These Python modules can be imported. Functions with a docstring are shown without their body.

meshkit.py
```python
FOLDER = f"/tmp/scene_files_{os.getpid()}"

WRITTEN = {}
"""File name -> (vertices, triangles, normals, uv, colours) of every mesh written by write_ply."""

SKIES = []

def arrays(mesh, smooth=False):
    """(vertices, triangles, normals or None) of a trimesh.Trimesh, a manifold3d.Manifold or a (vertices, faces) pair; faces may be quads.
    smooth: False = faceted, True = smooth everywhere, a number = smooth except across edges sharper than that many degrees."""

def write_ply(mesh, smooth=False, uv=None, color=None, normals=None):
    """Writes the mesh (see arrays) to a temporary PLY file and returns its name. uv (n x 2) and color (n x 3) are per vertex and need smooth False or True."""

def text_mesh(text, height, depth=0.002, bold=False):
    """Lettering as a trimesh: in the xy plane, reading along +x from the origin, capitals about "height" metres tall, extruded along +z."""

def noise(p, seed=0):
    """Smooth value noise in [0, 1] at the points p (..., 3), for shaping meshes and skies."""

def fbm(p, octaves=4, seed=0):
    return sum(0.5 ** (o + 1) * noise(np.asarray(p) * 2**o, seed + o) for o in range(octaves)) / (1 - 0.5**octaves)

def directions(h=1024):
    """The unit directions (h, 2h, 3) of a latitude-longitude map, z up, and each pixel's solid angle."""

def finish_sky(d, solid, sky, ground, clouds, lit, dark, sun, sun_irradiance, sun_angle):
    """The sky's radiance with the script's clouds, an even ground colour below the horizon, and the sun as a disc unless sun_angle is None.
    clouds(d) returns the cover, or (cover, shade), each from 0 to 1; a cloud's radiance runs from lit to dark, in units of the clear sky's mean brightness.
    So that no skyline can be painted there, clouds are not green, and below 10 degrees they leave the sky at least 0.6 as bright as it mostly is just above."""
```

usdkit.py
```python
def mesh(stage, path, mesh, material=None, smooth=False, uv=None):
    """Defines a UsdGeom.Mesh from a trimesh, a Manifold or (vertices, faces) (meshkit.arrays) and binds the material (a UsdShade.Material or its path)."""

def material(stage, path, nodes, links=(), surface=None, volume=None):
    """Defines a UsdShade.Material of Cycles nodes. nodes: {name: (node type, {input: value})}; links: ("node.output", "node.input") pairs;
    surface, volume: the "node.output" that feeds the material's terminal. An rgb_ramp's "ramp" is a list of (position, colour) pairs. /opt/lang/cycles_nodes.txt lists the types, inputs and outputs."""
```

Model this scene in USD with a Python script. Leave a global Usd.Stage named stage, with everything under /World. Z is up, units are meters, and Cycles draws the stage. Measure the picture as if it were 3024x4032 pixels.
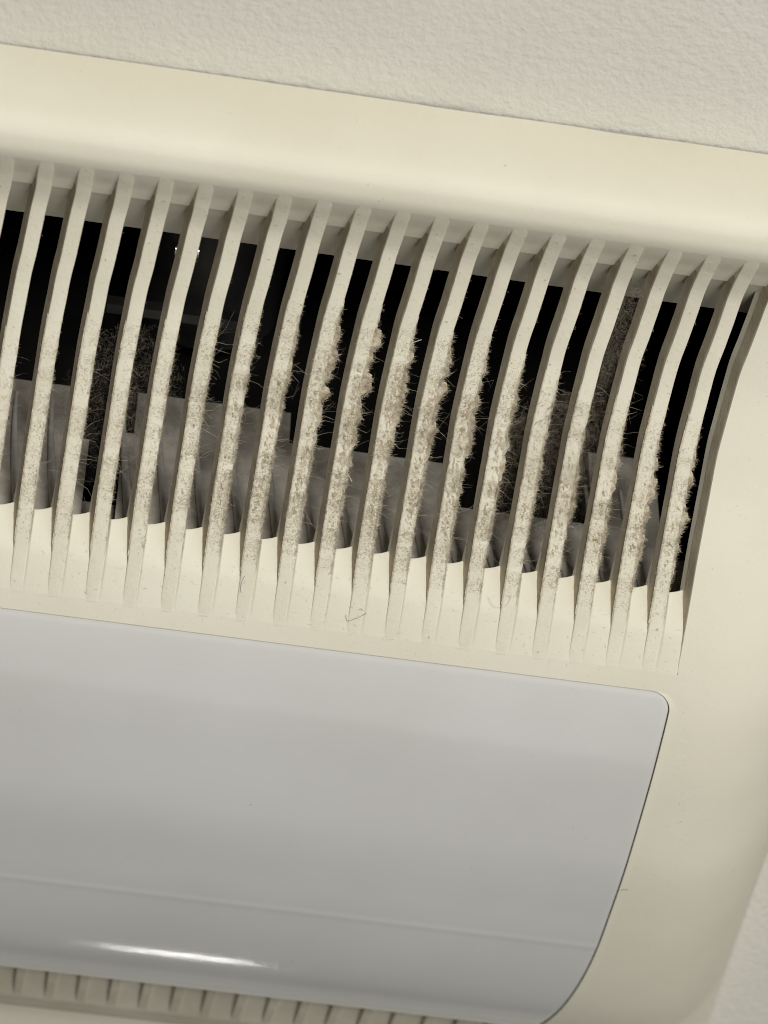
import math, random
import numpy as np, trimesh
from scipy.interpolate import PchipInterpolator
from pxr import Usd, UsdGeom, UsdLux, UsdShade, Gf, Sdf, Vt
import usdkit, meshkit

stage = Usd.Stage.CreateInMemory()
UsdGeom.SetStageUpAxis(stage, UsdGeom.Tokens.z)
UsdGeom.SetStageMetersPerUnit(stage, 1.0)
world = UsdGeom.Xform.Define(stage, '/World')
stage.SetDefaultPrim(world.GetPrim())
UsdGeom.Scope.Define(stage, '/World/Looks')

# ---------------------------------------------------------------- camera
# Room frame in mm: u along the fan's long side, v across it, n up into the ceiling; the camera is its origin.
NC = 364.0                                  # the ceiling is 364 mm above the camera
ZC = 2.4                                    # ceiling height in metres
def W(q):                                   # (u, v, n) in mm -> world metres
    q = np.asarray(q, float)
    return np.stack([q[..., 0] * 1e-3, q[..., 1] * 1e-3, ZC + (q[..., 2] - NC) * 1e-3], -1)
cu = np.array([1, .132, .10]); cu /= np.linalg.norm(cu)
cv = np.array([-.13, 1, .85]); cv -= cu * (cu @ cv); cv /= np.linalg.norm(cv)
CR = np.stack([cu, cv, np.cross(cu, cv)])   # columns: camera right, down, forward in the room frame
cam = UsdGeom.Camera.Define(stage, '/World/camera')
m = np.eye(4)
m[0, :3], m[1, :3], m[2, :3], m[3, :3] = CR[:, 0], -CR[:, 1], -CR[:, 2], W([0, 0, 0])
cam.AddTransformOp().Set(Gf.Matrix4d(*m.ravel().tolist()))
cam.CreateFocalLengthAttr(90.0)
cam.CreateHorizontalApertureAttr(20.25)
cam.CreateVerticalApertureAttr(27.0)
cam.CreateClippingRangeAttr(Gf.Vec2f(0.01, 100))
cam.CreateFStopAttr(22.0)
cam.CreateFocusDistanceAttr(0.452)
cam.CreateExposureAttr(0.0)

# ---------------------------------------------------------------- lamps
def rect_lamp(name, at, to, w, h, intensity, color):
    at, to = W(at), W(to)
    L = UsdLux.RectLight.Define(stage, '/World/' + name)
    z = at - to; z /= np.linalg.norm(z)
    x = np.cross([0, 0, 1.0], z); x /= np.linalg.norm(x)
    y = np.cross(z, x)
    mm = np.eye(4); mm[0, :3], mm[1, :3], mm[2, :3], mm[3, :3] = x, y, z, at
    L.AddTransformOp().Set(Gf.Matrix4d(*mm.ravel().tolist()))
    L.CreateWidthAttr(w); L.CreateHeightAttr(h)
    L.CreateIntensityAttr(intensity); L.CreateColorAttr(Gf.Vec3f(*color))
    return L
rect_lamp('room_lamp', (190, -470, -300), (40, 300, 350), .24, .24, 41.0, (1.0, .977, .915))
rect_lamp('fill_light', (700, 300, -1300), (40, 300, 350), 2.0, 2.0, .92, (1.0, .995, .98))  # added fill from below, standing in for light bounced around the room
rect_lamp('vanity_lamp', (112, 1853, 80), (27, 373, 338), .080, .007, 70.0, (1.0, .98, .95))

# ---------------------------------------------------------------- materials
def mat(name, nodes, links, surface='p.BSDF'):
    return usdkit.material(stage, '/World/Looks/' + name, nodes, links, surface=surface)
def mottled(name, c1, c2, scale=60, rough=.5, bumps=((900, .5, .0002),), spec=.5, specks=None, **kw):
    """A colour that drifts between c1 and c2, with fine relief; specks = (scale, threshold, colour)."""
    nodes = {'tc': ('texture_coordinate', {}), 'n': ('noise_texture', {'scale': scale, 'detail': 5.0, 'roughness': .6}),
             'r': ('rgb_ramp', {'ramp': [(.32, c1), (.68, c2)]}),
             'p': ('principled_bsdf', {'roughness': rough, 'specular_ior_level': spec, **kw})}
    links = [('tc.object', 'n.vector'), ('n.fac', 'r.fac')]
    col = 'r.color'
    if specks:
        nodes['sn'] = ('noise_texture', {'scale': specks[0], 'detail': 2.0})
        nodes['sr'] = ('rgb_ramp', {'ramp': [(specks[1], (0, 0, 0)), (specks[1] + .03, (1, 1, 1))]})
        nodes['sm'] = ('mix_color', {'b': specks[2]})
        links += [('tc.object', 'sn.vector'), ('sn.fac', 'sr.fac'), ('sr.color', 'sm.fac'), (col, 'sm.a')]
        col = 'sm.result'
    links.append((col, 'p.base_color'))
    prev = None
    for i, (s, st, d) in enumerate(bumps):
        nodes[f'bn{i}'] = ('noise_texture', {'scale': s, 'detail': 3.0, 'roughness': .6})
        nodes[f'b{i}'] = ('bump', {'strength': st, 'distance': d})
        links += [('tc.object', f'bn{i}.vector'), (f'bn{i}.fac', f'b{i}.height')]
        if prev: links.append((prev, f'b{i}.normal'))
        prev = f'b{i}.normal'
    links.append((prev, 'p.normal'))
    return mat(name, nodes, links)
M = {}
M['ceiling'] = mottled('ceiling_paint', (.645, .622, .555), (.71, .69, .625), 20, .75, ((820, .5, .0006), (1700, .3, .00022)), spec=.3)
M['plastic'] = mottled('aged_plastic', (.735, .695, .565), (.805, .77, .645), 22, .56, ((1400, .25, .00012), (260, .12, .0003)), specks=(700, .775, (.58, .52, .40)))
M['slat'] = mottled('slat_plastic', (.71, .668, .54), (.785, .745, .615), 120, .55, ((1500, .35, .0002),), specks=(1500, .70, (.50, .44, .32)))
M['lens'] = mottled('lens_plastic', (.632, .622, .598), (.68, .673, .655), 30, .095, ((2600, .05, .00006),), spec=.5, specks=(420, .80, (.30, .29, .26)))
M['dust'] = mottled('dust_lint', (.37, .30, .205), (.82, .755, .61), 1300, .95, ((2600, .8, .0003),), spec=.1)
M['fibre'] = mottled('dust_fibre', (.62, .55, .42), (.84, .78, .66), 700, .9, ((2600, .1, .0001),), spec=.1)
M['brown_dust'] = mottled('brown_dust', (.13, .11, .085), (.30, .26, .20), 420, .95, ((2000, .8, .0004),), spec=.1)
M['inner'] = mottled('grey_inner_plastic', (.20, .178, .145), (.60, .56, .50), 110, .6, ((900, .3, .0002),))
M['film'] = mottled('brown_film', (.43, .375, .275), (.57, .505, .385), 260, .95, ((1800, .35, .0002),), spec=.1)
M['shaded_vent'] = mottled('dusty_shade_plastic', (.52, .48, .37), (.62, .58, .465), 90, .7, ((1400, .25, .0002),))  # olive tone: shade under the lens edge put into the colour, plus dust
M['inner_streak'] = mottled('light_streak_tone', (.42, .40, .37), (.60, .58, .545), 200, .6, ((900, .3, .0002),))  # paler than the wall: light streaks put into the colour
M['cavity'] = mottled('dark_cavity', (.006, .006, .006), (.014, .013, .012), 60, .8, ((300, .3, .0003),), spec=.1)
M['motor'] = mottled('dark_metal', (.05, .05, .052), (.10, .098, .095), 90, .3, ((900, .2, .0002),), metallic=.7)
M['shiny'] = mottled('shiny_metal', (.55, .55, .56), (.7, .7, .7), 90, .25, ((900, .1, .0001),), metallic=1.0)
M['hair'] = mottled('dark_hair', (.10, .075, .05), (.16, .12, .09), 300, .6, ((900, .1, .0001),))

# ---------------------------------------------------------------- helpers
counts = {}
def path_for(name, parent):
    base = (parent.GetPath().pathString if parent else '/World') + '/' + name
    k = counts.get(base, -1) + 1; counts[base] = k
    return base if k == 0 else f'{base}_{k:03d}'
def tag(prim, label=None, category=None, group=None, kind=None):
    for k, s in (('label', label), ('category', category), ('group', group), ('kind', kind)):
        if s: prim.SetCustomDataByKey(k, s)
    return prim
def thing(name, origin, **t):
    x = UsdGeom.Xform.Define(stage, path_for(name, None))
    x.AddTranslateOp().Set(Gf.Vec3d(*W(origin).tolist()))
    p = tag(x.GetPrim(), **t); ORIGIN[p.GetPath()] = np.asarray(origin, float)
    return p
ORIGIN = {}
def obj(name, mesh, material, parent=None, smooth=False, **t):
    """mesh: (vertices in room mm, faces). Vertices are stored relative to the top-level thing's base."""
    vv, ff = mesh
    o = np.zeros(3); base = np.array([0, 0, 0.])
    if parent is not None:
        q = parent
        while q.GetPath() not in ORIGIN: q = q.GetParent()
        base = W(ORIGIN[q.GetPath()])
    mm = usdkit.mesh(stage, path_for(name, parent), (W(vv) - base, ff), M[material], smooth=smooth)
    return tag(mm.GetPrim(), **t)
class MB:
    def __init__(s): s.v, s.f, s.n = [], [], 0
    def add(s, v, f):
        v = np.asarray(v, float).reshape(-1, 3); f = np.asarray(f, int)
        if f.shape[1] == 4: f = np.vstack([f[:, [0, 1, 2]], f[:, [0, 2, 3]]])
        s.v.append(v); s.f.append(f + s.n); s.n += len(v)
    def grid(s, g, flip=False):
        g = np.asarray(g, float); a, b = g.shape[:2]
        i = np.arange(a * b).reshape(a, b)
        q = np.stack([i[:-1, :-1], i[:-1, 1:], i[1:, 1:], i[1:, :-1]], -1).reshape(-1, 4)
        s.add(g, q[:, ::-1] if flip else q)
    def get(s, weld=True):
        v, f = np.concatenate(s.v), np.concatenate(s.f)
        if weld:
            t = trimesh.Trimesh(v, f, process=False); t.merge_vertices(digits_vertex=3)
            t.update_faces(t.nondegenerate_faces()); t.remove_unreferenced_vertices()
            v, f = np.array(t.vertices), np.array(t.faces)
        return v, f
def box(mb, lo, hi):
    t = trimesh.creation.box(bounds=[lo, hi]); mb.add(t.vertices, t.faces)
def fibres(P0, D0, D1, length, radius):
    """Thin three-sided curved threads: start points, start and end directions, lengths, radii (all arrays, mm)."""
    N = len(P0)
    D0 = D0 / np.linalg.norm(D0, axis=1, keepdims=True); D1 = D1 / np.linalg.norm(D1, axis=1, keepdims=True)
    A = P0; B = A + D0 * length[:, None] * .5; Cc = B + D1 * length[:, None] * .5
    side = np.cross(D0, np.array([.31, .52, .79])); side /= np.linalg.norm(side, axis=1, keepdims=True)
    up = np.cross(D0, side)
    rings = []
    for ctr, k in ((A, 1.0), (B, .9), (Cc, .45)):
        for j in range(3):
            a = 2 * math.pi * j / 3
            rings.append(ctr + (side * math.cos(a) + up * math.sin(a)) * (radius * k)[:, None])
    V = np.stack(rings, 1).reshape(-1, 3)
    F = []
    for r in (0, 3):
        for j in range(3):
            k = (j + 1) % 3
            F += [(r + j, r + k, r + 3 + k), (r + j, r + 3 + k, r + 3 + j)]
    F = (np.arange(N)[:, None, None] * 9 + np.array(F)[None]).reshape(-1, 3)
    return V, F
def tube(pts, radius, sides=6):
    pts = np.asarray(pts, float); n = len(pts)
    t = np.gradient(pts, axis=0); t /= np.linalg.norm(t, axis=1, keepdims=True)
    a = np.cross(t, [.3, .5, .81]); a /= np.linalg.norm(a, axis=1, keepdims=True); b = np.cross(t, a)
    r = np.broadcast_to(radius, n)
    ang = np.linspace(0, 2 * np.pi, sides + 1)
    mb = MB(); mb.grid(pts[:, None] + (a[:, None] * np.cos(ang)[:, None] + b[:, None] * np.sin(ang)[:, None]) * r[:, None, None])
    return mb.get()
rng = np.random.default_rng(7)

# ---------------------------------------------------------------- the cover's cross-section
P1 = np.array([(246.0, 352.5), (248, 353.4), (251, 354.8), (256, 356.1), (266, 354.8), (278, 349.4), (291, 341.5),
               (301, 336.4), (306, 334.6), (312, 333.2), (322, 332.0), (335, 331.6), (350, 332.9), (360, 334.4), (368, 336.1), (373, 337.5),
               (377, 338.95), (381, 340.7), (384.3, 342.4), (385.9, 344.3),
               (392, 347.0), (400, 350.6), (408, 353.6), (416, 354.6), (432, 352), (443, 349.8), (447, 349.4), (449, 350.3)])
P = PchipInterpolator(P1[:, 0], P1[:, 1], extrapolate=True)
UL, UE, UO = -48.0, 87.0, 115.6             # left end built, edge of slots and lens, outer edge of the cover
V0, V1 = 246.4, 303.0                       # slots, top and bottom
VL0, VL1 = 305.65, 385.2                    # lens, top and bottom
DV = np.array([240, 248, 252, 257, 262.5, 266, 269, 273, 277, 281, 286, 290, 304])
D_R = PchipInterpolator(DV, [2.5, 2.45, 2.38, 2.2, 1.72, 1.28, 1.08, .72, .36, .28, .1, 0, 0])
D_L = PchipInterpolator(DV, [2.1, 2.03, 1.98, 1.58, 1.15, .80, .60, .34, .22, .16, .06, 0, 0])
def drift(k, v):                            # how far slat k swings to the right at v
    w = k / 19.0
    return (1 - w) * D_L(v) + w * D_R(v)
CANT, DEPTH, WIDTH, PITCH = .34, 2.05, 2.05, 5.0
def u_right(k, v): return -11.23 + PITCH * k + drift(k, v)          # right front edge of slat k
def u_edge(v):                              # left edge of the plain border at the right of the slots
    if v < V1: return UE - .15 + 1.08 * float(D_R(np.clip(v, 240, 304)))
    if v <= VL0 or v > VL1: return UE
    return u_lens(v) + .06
def u_lens(v, inset=0.0):                   # right edge of the light panel
    u1 = 86.85 - 2.6 * max(0, (v - 352) / 28.0) ** 2.2 - inset
    a, b = v - VL0 - inset, VL1 - inset - v
    if a < 3: return u1 - 3 + math.sqrt(max(0, 9 - (3 - a) ** 2))
    if b < 3: return u1 - 3 + math.sqrt(max(0, 9 - (3 - b) ** 2))
    return u1

fan = thing('exhaust_fan', (40, 320, NC), label='dusty cream plastic exhaust fan with slotted grille and grey light panel, on a textured ceiling', category='exhaust fan')
shell = MB()
FV = np.array([237.3, 237.53, 237.81, 238.16, 238.58, 239.13, 239.79, 240.63, 241.72, 243.02, 244.48, 246.0])
FL = PchipInterpolator(np.arange(12), FV)
FN = PchipInterpolator(np.arange(12), [NC - .25, 362.28, 360.83, 359.39, 357.97, 356.59, 355.26, 354.04, 353.03, 352.34, 352.15, 352.5])
rows, rown = FL(np.linspace(0, 11, 45)), FN(np.linspace(0, 11, 45))
vv = np.concatenate([np.linspace(246.0, V0, 3)[1:], np.linspace(V0, V1, 60)[1:], np.linspace(V1, VL0, 4)[1:], [VL0 + .01], VL0 + 3 * (1 - np.cos(np.linspace(.1, math.pi / 2, 10))), np.linspace(VL0 + 3, VL1 - 3, 50)[1:], VL1 - 3 + 3 * np.sin(np.linspace(.1, math.pi / 2 - .03, 10)), [VL1, VL1 + .01], np.linspace(VL1 + .3, 449, 40)[1:]])
rows = np.concatenate([rows, vv, [450.5, 451.6, 452.2, 452.2]])
rown = np.concatenate([rown, P(vv), [352.2, 355.0, 359.0, NC - .2]])
tcol = np.linspace(0, 1, 26)
gap = .22 * (meshkit.fbm(np.stack([np.linspace(0, 12, 26), np.zeros(26), np.zeros(26)], -1), 3, 4))
def border(v, n):
    u0 = u_edge(v); u = u0 + (UO - u0) * tcol
    tt = np.clip((u - 90) / (UO - 90), 0, 1); g = .10 * tt ** 1.5 + .22 * tt ** 2 + .68 * tt ** 4
    nn = n + (NC - .2 - n) * g
    return np.stack([u, np.full(26, v), nn], -1)
shell.grid([border(v, n) for v, n in zip(rows, rown)])
def left_block(sel, ncol=90):
    out = []
    for v, n in zip(rows[sel], rown[sel]):
        u0 = u_edge(v)
        uu = np.linspace(UL, u0, ncol)
        nn = np.full(ncol, n)
        if n > NC - .3: nn = nn - .30 * np.clip(meshkit.fbm(np.stack([uu * .09, uu * 0, uu * 0], -1), 3, 11) - .42, 0, 1) * 2
        out.append(np.stack([uu, np.full(ncol, v), nn], -1))
    shell.grid(out)
left_block(rows <= V0 + 1e-6)
left_block((rows >= V1 - 1e-6) & (rows <= VL0 + 1e-6))
left_block(rows >= 402)
# floors of the slots: the panel that dives under the slats at the top and at the bottom
def floor_strip(vs, off, uend):
    g = []
    for v, o in zip(vs, off):
        uu = np.linspace(UL, float(uend(v)) + .0, 60)
        g.append(np.stack([uu - CANT * o * 0, np.full(60, v), np.full(60, float(P(v)) + o)], -1))
    return g
t = np.linspace(0, 1, 12)
vs = V0 + (253.2 - V0) * t; off = 1.6 * t ** 1.2
top = floor_strip(vs, off, lambda v: u_edge(v))
shell.grid(top)
n0 = float(P(253.2)) + 1.6
vs2 = np.array([253.2, 253.5, 256, 260, 264.5]); n2 = np.array([n0, n0 + .45, n0 + 2.4, n0 + 5.6, n0 + 9.3])
shell.grid([np.stack([np.linspace(UL, 92, 40), np.full(40, a), np.full(40, b)], -1) for a, b in zip(vs2, n2)])
t = np.linspace(0, 1, 30)
def pocket(uu, v):                          # 0 at the right edge of a slat, 1 at the left flank of the next
    return np.clip((((uu + 11.23 - drift(9.5, v)) % PITCH)) / (PITCH - WIDTH), 0, 1)
def pocket_off(uu, v, q):
    x = pocket(uu, v)
    steep = np.clip((q - .52) / .48, 0, 1) ** 1.5
    return .62 * q ** .75 * (.12 + .88 * x ** 1.2) + steep * (1.55 + .9 * x ** 2.2)
uf_ = np.linspace(UL, UE - .1, 560)
bot = []
for q in t:
    v = V1 - (V1 - 294.0) * q
    bot.append(np.stack([uf_, np.full(560, v), float(P(v)) + pocket_off(uf_, v, q)], -1))
for dv_, dn_ in ((-.08, .18), (.1, .4), (1.1, .9), (3.1, 1.6)):
    e_ = bot[29].copy(); e_[:, 1] += dv_; e_[:, 2] += dn_; bot.append(e_)
shell.grid(bot, flip=True)
# side wall of the last slot
vw = np.linspace(V0, V1, 60)
shell.grid([[(u_edge(v) - CANT * d, v, float(P(v)) + d) for d in (0, .2, 1.2, DEPTH, DEPTH + 1.2)] for v in vw], flip=True)
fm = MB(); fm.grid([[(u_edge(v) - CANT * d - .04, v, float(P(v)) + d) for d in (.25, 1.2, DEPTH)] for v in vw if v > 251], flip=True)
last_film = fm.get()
# rim round the lens: the panel's edge turns in behind it
vr = rows[(rows > VL0) & (rows <= VL1)]
shell.grid([[(u_edge(v), v, float(P(v)) + d) for v in vr] for d in (0, .5, 2.5)], flip=True)
shell.grid([[(u, VL0, float(P(VL0)) + d) for u in np.linspace(UL, 84, 30)] for d in (0, .5, 2.5)], flip=True)
cover = obj('cover_shell', shell.get(), 'plastic', fan, smooth=38)
obj('brown_film', last_film, 'film', cover, smooth=True, kind='stuff', label='thin brown film on the end wall of the last slot')

# ---------------------------------------------------------------- slats and the dust on them
def dust_amount(k, v):
    """0 clean ... 1 thick lint, as on the grille."""
    vstart = 276 - 11 * math.exp(-((k - 9.5) / 5.0) ** 2) - 3 * math.exp(-((k - 2.5) / 1.5) ** 2) - (2 if k > 12 else 0)
    a = np.clip((v - vstart + 2) / 10.0, 0, 1) * np.clip((297.5 - v) / 9.0, 0, 1)
    return a * (.50 + .45 * math.exp(-((k - 11.0) / 5.0) ** 2) + (.2 if k >= 16 else 0))
def overhang(k, v):
    """How far the lint hangs over the slat's right edge, mm."""
    g = {8: .4, 9: .85, 10: 1.0, 11: .8, 12: 1.0, 13: .6, 14: .6, 15: .3, 16: .45, 17: .6, 18: .85, 19: .7}.get(k, .12)
    c, w = (272, 9) if k < 13 else (276, 10) if k < 16 else (283, 8)
    return g * np.exp(-((v - c) / w) ** 2)
vs = np.concatenate([np.linspace(V0 - .02, 253, 12), np.linspace(253, 296, 60)[1:], np.linspace(296, V1 + .4, 10)[1:]])
for k in range(-2, 20):
    uR = u_right(k, vs); uL = uR - WIDTH * (1 - .06 * (vs - 250) / 50); nf = P(vs)
    uR = uR + .05 * math.sin(k * 12.9898) * np.sin((vs - V0) / (V1 - V0) * math.pi)
    uL = uL + .05 * math.sin(k * 12.9898) * np.sin((vs - V0) / (V1 - V0) * math.pi)
    wob = .07 * (meshkit.fbm(np.stack([vs * .35, vs * 0 + k * 3.7, vs * 0], -1), 3, 5) - .5)
    uR, uL = uR + wob, uL + wob
    DP = DEPTH + 1.0 * np.clip((vs - 289) / 5, 0, 1)
    dz = [.35, .1, 0, 0, .1, .35, DP, DP, .35]
    du = [uL, uL + .08, uL + .3, uR - .3, uR - .08, uR, uR - CANT * DP - .15, uL - CANT * DP + .15, uL]
    ring = np.stack([np.stack([a - (CANT * d if 0 < i < 0 else 0), vs, nf + d], -1) for i, (a, d) in enumerate(zip(du, dz))], 1)
    mb = MB(); mb.grid(ring)
    slat = obj('slat', mb.get(), 'slat', fan, smooth=35)
    # thin brown film over the left flank, darker than the slat face
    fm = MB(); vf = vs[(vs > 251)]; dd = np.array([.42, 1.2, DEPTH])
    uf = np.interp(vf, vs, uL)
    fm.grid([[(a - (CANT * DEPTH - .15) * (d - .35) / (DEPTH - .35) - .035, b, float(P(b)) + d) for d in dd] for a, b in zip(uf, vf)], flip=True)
    obj('brown_film', fm.get(), 'film', slat, smooth=True, kind='stuff')
    # lint layer
    dm = MB()
    vd = np.linspace(259, 297, 230); am = dust_amount(k, vd)
    w = np.linspace(0, 1, 15)
    R_, L_ = u_right(k, vd), u_right(k, vd) - WIDTH * .97
    oh = overhang(k, vd) * np.clip(am * 2.2, 0, 1) * 2.6 * np.clip(meshkit.fbm(np.stack([vd * .9, vd * 0 + k * 9.1, vd * 0], -1), 5, 21) - .30, 0, 1)
    lay = []
    for i, v in enumerate(vd):
        uu = L_[i] - .04 + (R_[i] + oh[i] - L_[i] + .06) * w
        prof = np.sin(np.pi * np.clip(w, .0, 1)) ** .5
        hgt = am[i] * (.01 + .29 * meshkit.fbm(np.stack([uu * 4.2, np.full(15, v * 3.4) - uu * 1.5, np.full(15, k * 5.)], -1), 4, 31)) * prof
        drop = np.where(uu > R_[i], (uu - R_[i]) * .6, 0)
        lay.append(np.stack([uu, np.full(15, v), P(v) - hgt + drop + .13 + .06 * (1 - prof)], -1))
    lay = np.array(lay)
    on = np.where(am > .02)[0]
    if len(on) > 3:
        g = lay[on[0]:on[-1] + 1]
        dm.grid(g)
        gb = g.copy(); gb[:, :, 2] += np.where(gb[:, :, 0] > R_[on[0]:on[-1] + 1, None], .45, .25); dm.grid(gb, flip=True)
    n = int(2200 + 4800 * (dust_amount(k, np.array([279.]))[0]))
    if k < 0: n = 400
    fv = rng.uniform(257, 296, n * 3)
    pk = (.007 + dust_amount(k, fv)) * np.clip(meshkit.fbm(np.stack([fv * .8, fv * 0 + k * 2.3, fv * 0], -1), 3, 77) * 2.6 - .6, .12, 1)
    fv = fv[rng.uniform(0, 1, n * 3) < pk][:n]; n = len(fv)
    r_ = rng.uniform(-.06, 1, n); r_ = np.where(r_ > 0, np.abs(r_) ** .8, r_); r_ = np.where(rng.uniform(0, 1, n) < .30, rng.uniform(.84, 1.02, n), r_)
    ohf = overhang(k, fv) * np.clip(dust_amount(k, fv) * 2.2, 0, 1) * 2.6 * np.clip(meshkit.fbm(np.stack([fv * .9, fv * 0 + k * 9.1, fv * 0], -1), 5, 21) - .30, 0, 1)
    fu = u_right(k, fv) - WIDTH + (WIDTH + ohf) * r_
    over = np.clip(fu - u_right(k, fv), 0, 5)
    p0 = np.stack([fu, fv, P(fv) - .02 + over * .6 - .30 * dust_amount(k, fv)], -1)
    edge = np.clip((r_ - .8) * 5, 0, 1)
    lie = np.where(rng.uniform(0, 1, n) < .75, 1.0, -1.0)
    d0 = np.stack([lie * .7 + rng.normal(0, .5, n) + .7 * edge, -lie * .7 + rng.normal(0, .6, n), -rng.uniform(-.05, .8, n)], -1)
    d1 = d0 + np.stack([rng.normal(0, 1.1, n), rng.normal(0, 1.1, n), rng.uniform(-.2, .8, n)], -1)
    ln = rng.uniform(.15, .50, n) * (.8 + 1.5 * edge * rng.uniform(0, 1, n) ** 1.5 * np.clip(overhang(k, fv) + .1, 0, 1))
    V_, F_ = fibres(p0, d0, d1, ln, rng.uniform(.007, .019, n))
    dm.add(V_, F_)
    obj('dust', dm.get(weld=False), 'dust', slat, smooth=False, kind='stuff')

# ---------------------------------------------------------------- lens
def lens_n(v):
    v = np.asarray(v, float)
    n = P(v) + .10
    n = n - .05 * np.exp(-((v - 355.7) / .7) ** 2)                     # a faint moulded line
    return n + .35 * np.exp(-((v - VL0) / .55) ** 2)
lb = MB()
I = .07
v_rows = np.concatenate([VL0 + I + 3 * (1 - np.cos(np.linspace(0, np.pi / 2, 14))), np.linspace(VL0 + I + 3, 353.5, 40)[1:], np.linspace(353.5, 358, 24)[1:],
                         np.linspace(358, 370, 16)[1:], np.linspace(370, 382.4, 40)[1:], 382.6 + (VL1 - I - 382.6) * np.sin(np.linspace(0, np.pi / 2, 18))])
front = []
for v in v_rows:
    um = u_lens(v, I); uu = np.concatenate([np.linspace(UL, um - .9, 40), um - .9 + .9 * np.sin(np.linspace(0, np.pi / 2, 9))[1:]])
    e = np.clip((uu - (um - .9)) / .9, 0, 1)
    front.append(np.stack([uu, np.full(len(uu), v), lens_n(v) + .3 * (1 - np.sqrt(1 - e ** 2 * .999))], -1))
front = np.array(front)
k5 = np.clip((v_rows - (VL1 - 1.6)) / 1.45, 0, 1)                     # the lower edge rolls back
front[:, :, 2] += (.8 * (1 - np.sqrt(1 - .98 * k5 ** 2)))[:, None]
lb.grid(front)
back = front.copy(); back[:, :, 2] += 2.2
lb.grid(back, flip=True)
lb.grid(np.array([front[0], back[0]]), flip=True)
lb.grid(np.array([front[-1], back[-1]]))
lb.grid(np.stack([front[:, -1], back[:, -1]], 0))
obj('light_panel', lb.get(), 'lens', fan, smooth=40, label='smooth pale grey translucent light panel with a glint along its lower edge')

def specks(n, u0, u1, v0, v1, surf, look, parent, seed, lmax=.6):
    r = np.random.default_rng(seed)
    u_, v_ = r.uniform(u0, u1, n), v0 + (v1 - v0) * r.uniform(0, 1, n) ** 1.3
    ok = np.array([u < u_lens(v) - .5 if parent is not cover else True for u, v in zip(u_, v_)]); u_, v_ = u_[ok], v_[ok]; n = len(u_)
    p = np.stack([u_, v_, surf(u_, v_) - .02], -1); d = np.stack([r.normal(0, 1, n), r.normal(0, 1, n), r.normal(0, .1, n)], -1)
    obj('dust', fibres(p, d, d + r.normal(0, .6, (n, 3)) * [1, 1, .15], r.uniform(.08, lmax, n) ** 1.5, r.uniform(.006, .018, n)), look, parent, kind='stuff')
panel = stage.GetPrimAtPath(fan.GetPath().AppendChild('light_panel'))
specks(260, 0, 87, 307, 378, lambda u, v: lens_n(v), 'film', panel, 41)
specks(300, 0, 87, 307, 378, lambda u, v: lens_n(v), 'fibre', panel, 42)
specks(520, 0, 87, 296, 305.4, lambda u, v: P(v), 'film', cover, 43, .8)
specks(180, 0, 92, 296, 305.4, lambda u, v: P(v), 'hair', cover, 44, .4)
specks(260, 87.5, 94, 262, 380, lambda u, v: P(v), 'film', cover, 45)
specks(200, 0, 92, 238.2, 246, lambda u, v: FN(np.interp(v, FV, np.arange(12))), 'film', cover, 46)
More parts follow.
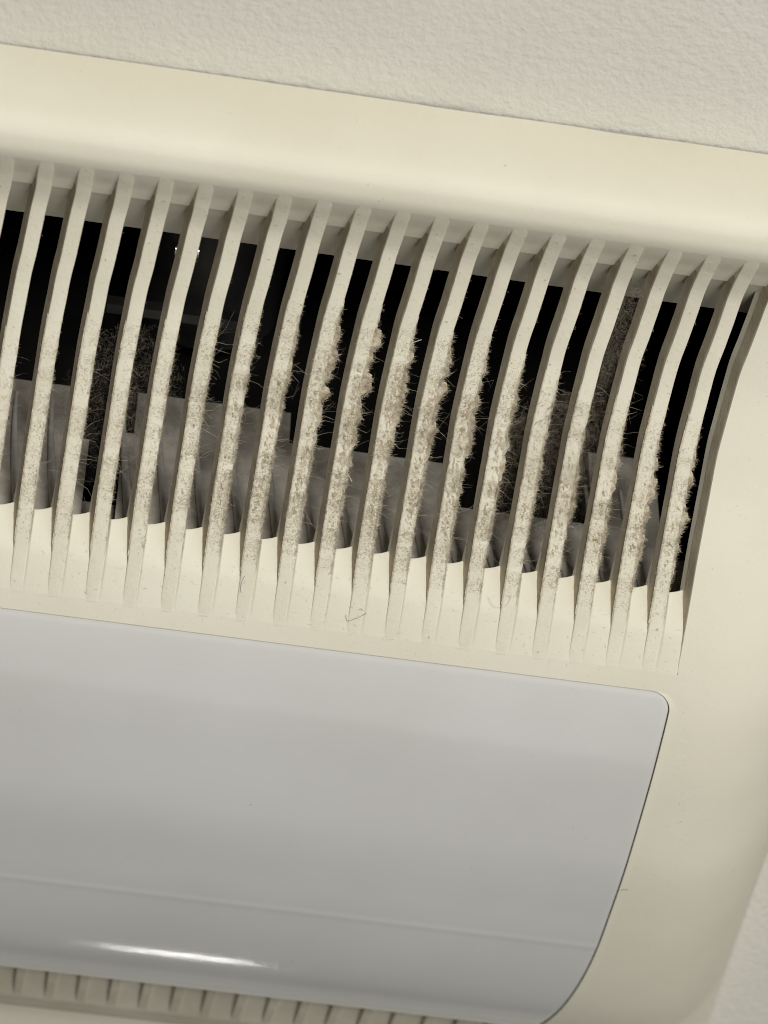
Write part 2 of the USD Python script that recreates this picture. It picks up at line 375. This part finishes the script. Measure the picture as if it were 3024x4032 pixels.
# ---------------------------------------------------------------- lower vent under the light panel
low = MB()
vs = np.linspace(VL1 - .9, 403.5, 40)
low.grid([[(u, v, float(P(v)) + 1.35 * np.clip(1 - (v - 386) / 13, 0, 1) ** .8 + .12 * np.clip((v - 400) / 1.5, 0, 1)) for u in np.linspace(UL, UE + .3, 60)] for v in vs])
obj('lower_panel', low.get(), 'shaded_vent', fan, smooth=40)
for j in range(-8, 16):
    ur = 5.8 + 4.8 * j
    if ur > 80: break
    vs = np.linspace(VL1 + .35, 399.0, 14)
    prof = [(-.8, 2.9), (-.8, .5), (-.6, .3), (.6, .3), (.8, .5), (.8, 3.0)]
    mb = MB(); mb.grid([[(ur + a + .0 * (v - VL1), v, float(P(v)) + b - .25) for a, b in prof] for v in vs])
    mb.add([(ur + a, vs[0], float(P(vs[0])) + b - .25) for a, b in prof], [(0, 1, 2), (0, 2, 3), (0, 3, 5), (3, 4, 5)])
    obj('rib', mb.get(), 'shaded_vent', fan, smooth=35)

# ---------------------------------------------------------------- inside: fan box, lamp housing wall, motor
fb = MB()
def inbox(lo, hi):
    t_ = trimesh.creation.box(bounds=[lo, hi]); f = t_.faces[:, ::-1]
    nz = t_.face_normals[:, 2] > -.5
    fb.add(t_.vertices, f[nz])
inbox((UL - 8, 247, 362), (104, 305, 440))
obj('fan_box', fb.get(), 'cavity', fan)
steps = [(UL - 5, 3.6, 373.0), (3.6, 5.0, 362), (9.6, 11.0, 364.5), (11.0, 32.5, 373.6), (32.5, 54.3, 367.0), (54.3, 75.0, 358.0), (75.0, 84.6, 373.8)]
hs = MB()
for a, b, n in steps:
    box(hs, (a, 297.6, 341.5), (b, 299.2, n))
box(hs, (3.6, 300.2, 341.5), (11, 301.2, 352)); box(hs, (84.6, 300.2, 341.5), (92, 301.2, 356))
# slanting pale rods added to show light streaks from the slots on the wall
obj_streaks = []
for j in range(-2, 20):
    ub = -11.23 + 5 * j + 2.0
    if 3 < ub < 10 or ub > 84: continue
    nt = 357 if 54 < ub < 75 else 366 if 32 < ub else 370
    tv, tf = tube([(ub - 1.5 + .9 * q + 2.3 * q * q, 297.5 - .25 * math.sin(3 * q), nt - (nt - 341.5) * q) for q in np.linspace(0, 1, 9)], np.linspace(.25, .8, 9), 10)
    obj_streaks.append((tv, tf))
housing = obj('lamp_housing', hs.get(weld=False), 'inner', fan, label='grey inner housing wall with a stepped upper edge seen through the slots')
for r_m in obj_streaks: obj('light_streak', r_m, 'inner_streak', housing, smooth=True)
mo = trimesh.creation.cylinder(radius=11, height=46, sections=40)
mo.apply_transform(trimesh.transformations.rotation_matrix(math.pi / 2, [1, 0, 0])); mo.apply_translation((19, 276, 398))
motor = obj('motor', (mo.vertices, mo.faces), 'motor', fan, smooth=30)
sh = trimesh.creation.cylinder(radius=.9, height=3.2, sections=20)
sh.apply_transform(trimesh.transformations.rotation_matrix(math.pi / 2, [0, 1, 0])); sh.apply_translation((14.5, 270, 370.6))
obj('motor_shaft', (sh.vertices, sh.faces), 'shiny', motor, smooth=30)
br = MB(); box(br, (5, 284, 375), (24, 285.5, 377.0))
obj('bracket', br.get(), 'motor', fan)

# ---------------------------------------------------------------- loose lint: tufts caught in the slots and stray hairs
def tuft(name, centre, size, n, look, label, seed, cat='dust clump', thick=.02):
    r = np.random.default_rng(seed)
    c = np.asarray(centre, float)
    q = r.normal(0, 1, (n, 3)); q /= np.maximum(1, np.linalg.norm(q, axis=1, keepdims=True) / 1.6)
    q = q * (.5 + .7 * meshkit.fbm(q * 1.4 + seed, 3, seed)[:, None]) * np.asarray(size)
    d0 = r.normal(0, 1, (n, 3)); d1 = d0 + r.normal(0, .8, (n, 3))
    V_, F_ = fibres(c + q, d0, d1, r.uniform(.35, 1.3, n), r.uniform(thick * .5, thick, n))
    t_ = thing(name, centre, label=label, category=cat)
    obj('fluff', (V_, F_), look, t_, kind='stuff')
tuft('dust_clump', (66.5, 284.0, 352.6), (6.5, 8.5, 2.4), 12000, 'brown_dust', 'large brown dust clump behind the dustiest right-hand slats of the grille', 3, thick=.016)
tuft('dust_clump', (72.4, 269.5, 359.0), (2.2, 8.5, 2.2), 9000, 'brown_dust', 'thin brown dust veil filling the upper part of one right-hand slot', 4, thick=.014)
tuft('dust_clump', (8.5, 284.0, 353.5), (5.5, 9.5, 2.4), 5000, 'brown_dust', 'dark brown dust clump behind the third and fourth slats from the left', 5, thick=.014)
def web(name, k0, k1, v0, v1, n, label, seed):
    r = np.random.default_rng(seed)
    kk = r.integers(k0, k1, n); v_ = r.uniform(v0, v1, n)
    a = np.stack([u_right(0, v_) + PITCH * kk, v_, P(v_) + r.uniform(.2, 1.6, n)], -1)
    d0 = np.stack([r.uniform(.5, 1.2, n), r.normal(0, .6, n), r.normal(.1, .3, n)], -1); d1 = d0 + r.normal(0, .7, (n, 3))
    V_, F_ = fibres(a, d0, d1, r.uniform(.6, 3.6, n) * np.where(r.uniform(0, 1, n) < .12, 1.5, 1), r.uniform(.006, .016, n))
    t_ = thing(name, (a[:, 0].mean(), (v0 + v1) / 2, float(P((v0 + v1) / 2))), label=label, category='lint web')
    obj('threads', (V_, F_), 'dust', t_, kind='stuff')
web('lint_web', 6, 18, 270, 292, 560, 'sparse pale lint threads strung across the slots between the dustiest slats', 8)
web('lint_web', 0, 5, 276, 292, 110, 'few pale lint threads strung across the slots at the left end', 9)
def hair(pts, radius, look, label, cat='hair'):
    pts = np.asarray(pts, float)
    tt = np.linspace(0, 1, len(pts)); ts = np.linspace(0, 1, 5 * len(pts))
    c = np.stack([PchipInterpolator(tt, pts[:, i])(ts) for i in range(3)], -1)
    vv_, ff_ = tube(c, radius)
    o_ = thing('lint_hair', pts[0], label=label, category=cat)
    obj('strand', (vv_, ff_), look, o_, smooth=True)
def on(u, v, d=.06): return (u, v, float(P(v)) - d)
hair([on(41.5, 300.7), on(41.9, 301.4, .12), on(43.0, 300.8, .2), on(44.2, 300.1, .1)], .022, 'hair', 'short dark bent hair lying on the cream strip between slats and light panel')
hair([on(27.4, 297.5), on(27.1, 298.6, .15), on(27.3, 299.6, .1)], .02, 'hair', 'tiny dark hair in the crease below the sixth slat from the left')
hair([(43.2, 269.4, 355.2), (44.6, 269.0, 355.6), (46.0, 268.0, 355.4)], .05, 'fibre', 'pale lint thread bridging the slot left of the centre slats, upper one', 'lint thread')
hair([(42.4, 280.2, 350.2), (43.6, 279.6, 350.8), (44.9, 278.6, 350.1)], .07, 'fibre', 'thicker pale lint thread bridging the same central slot lower down', 'lint thread')
hair([(37.3, 284.4, 347.6), (38.4, 285.2, 348.0), (39.8, 286.0, 346.4)], .06, 'fibre', 'pale lint thread low in the slot left of the lint-covered centre slats', 'lint thread')
hair([on(60.0, 296.2, .1), on(61.1, 297.0, .5), on(62.3, 296.9, .3), on(62.9, 295.6, .2)], .025, 'fibre', 'thin pale curled lint thread under a slat right of the centre, above the light panel')
hair([(87.2, 341.5, float(P(341.5)) - .1), (87.6, 341.0, float(P(341)) - .2), (88.1, 341.2, float(P(341)) - .05)], .025, 'hair', 'tiny dark hair sticking out from the right edge of the light panel')

# ---------------------------------------------------------------- ceiling
ce = MB()
xs = np.array([-900, UL - 4, 109, 1000.]); ys = np.array([-700, 239.6, 450.5, 1300.])
for i in range(3):
    for j in range(3):
        if i == 1 and j == 1: continue
        ce.add([(xs[i], ys[j], NC), (xs[i + 1], ys[j], NC), (xs[i + 1], ys[j + 1], NC), (xs[i], ys[j + 1], NC)], [(0, 1, 2, 3)])
c_ = obj('ceiling', ce.get(), 'ceiling', None, label='off-white painted ceiling with a fine rough texture around the fan', category='ceiling', kind='structure')
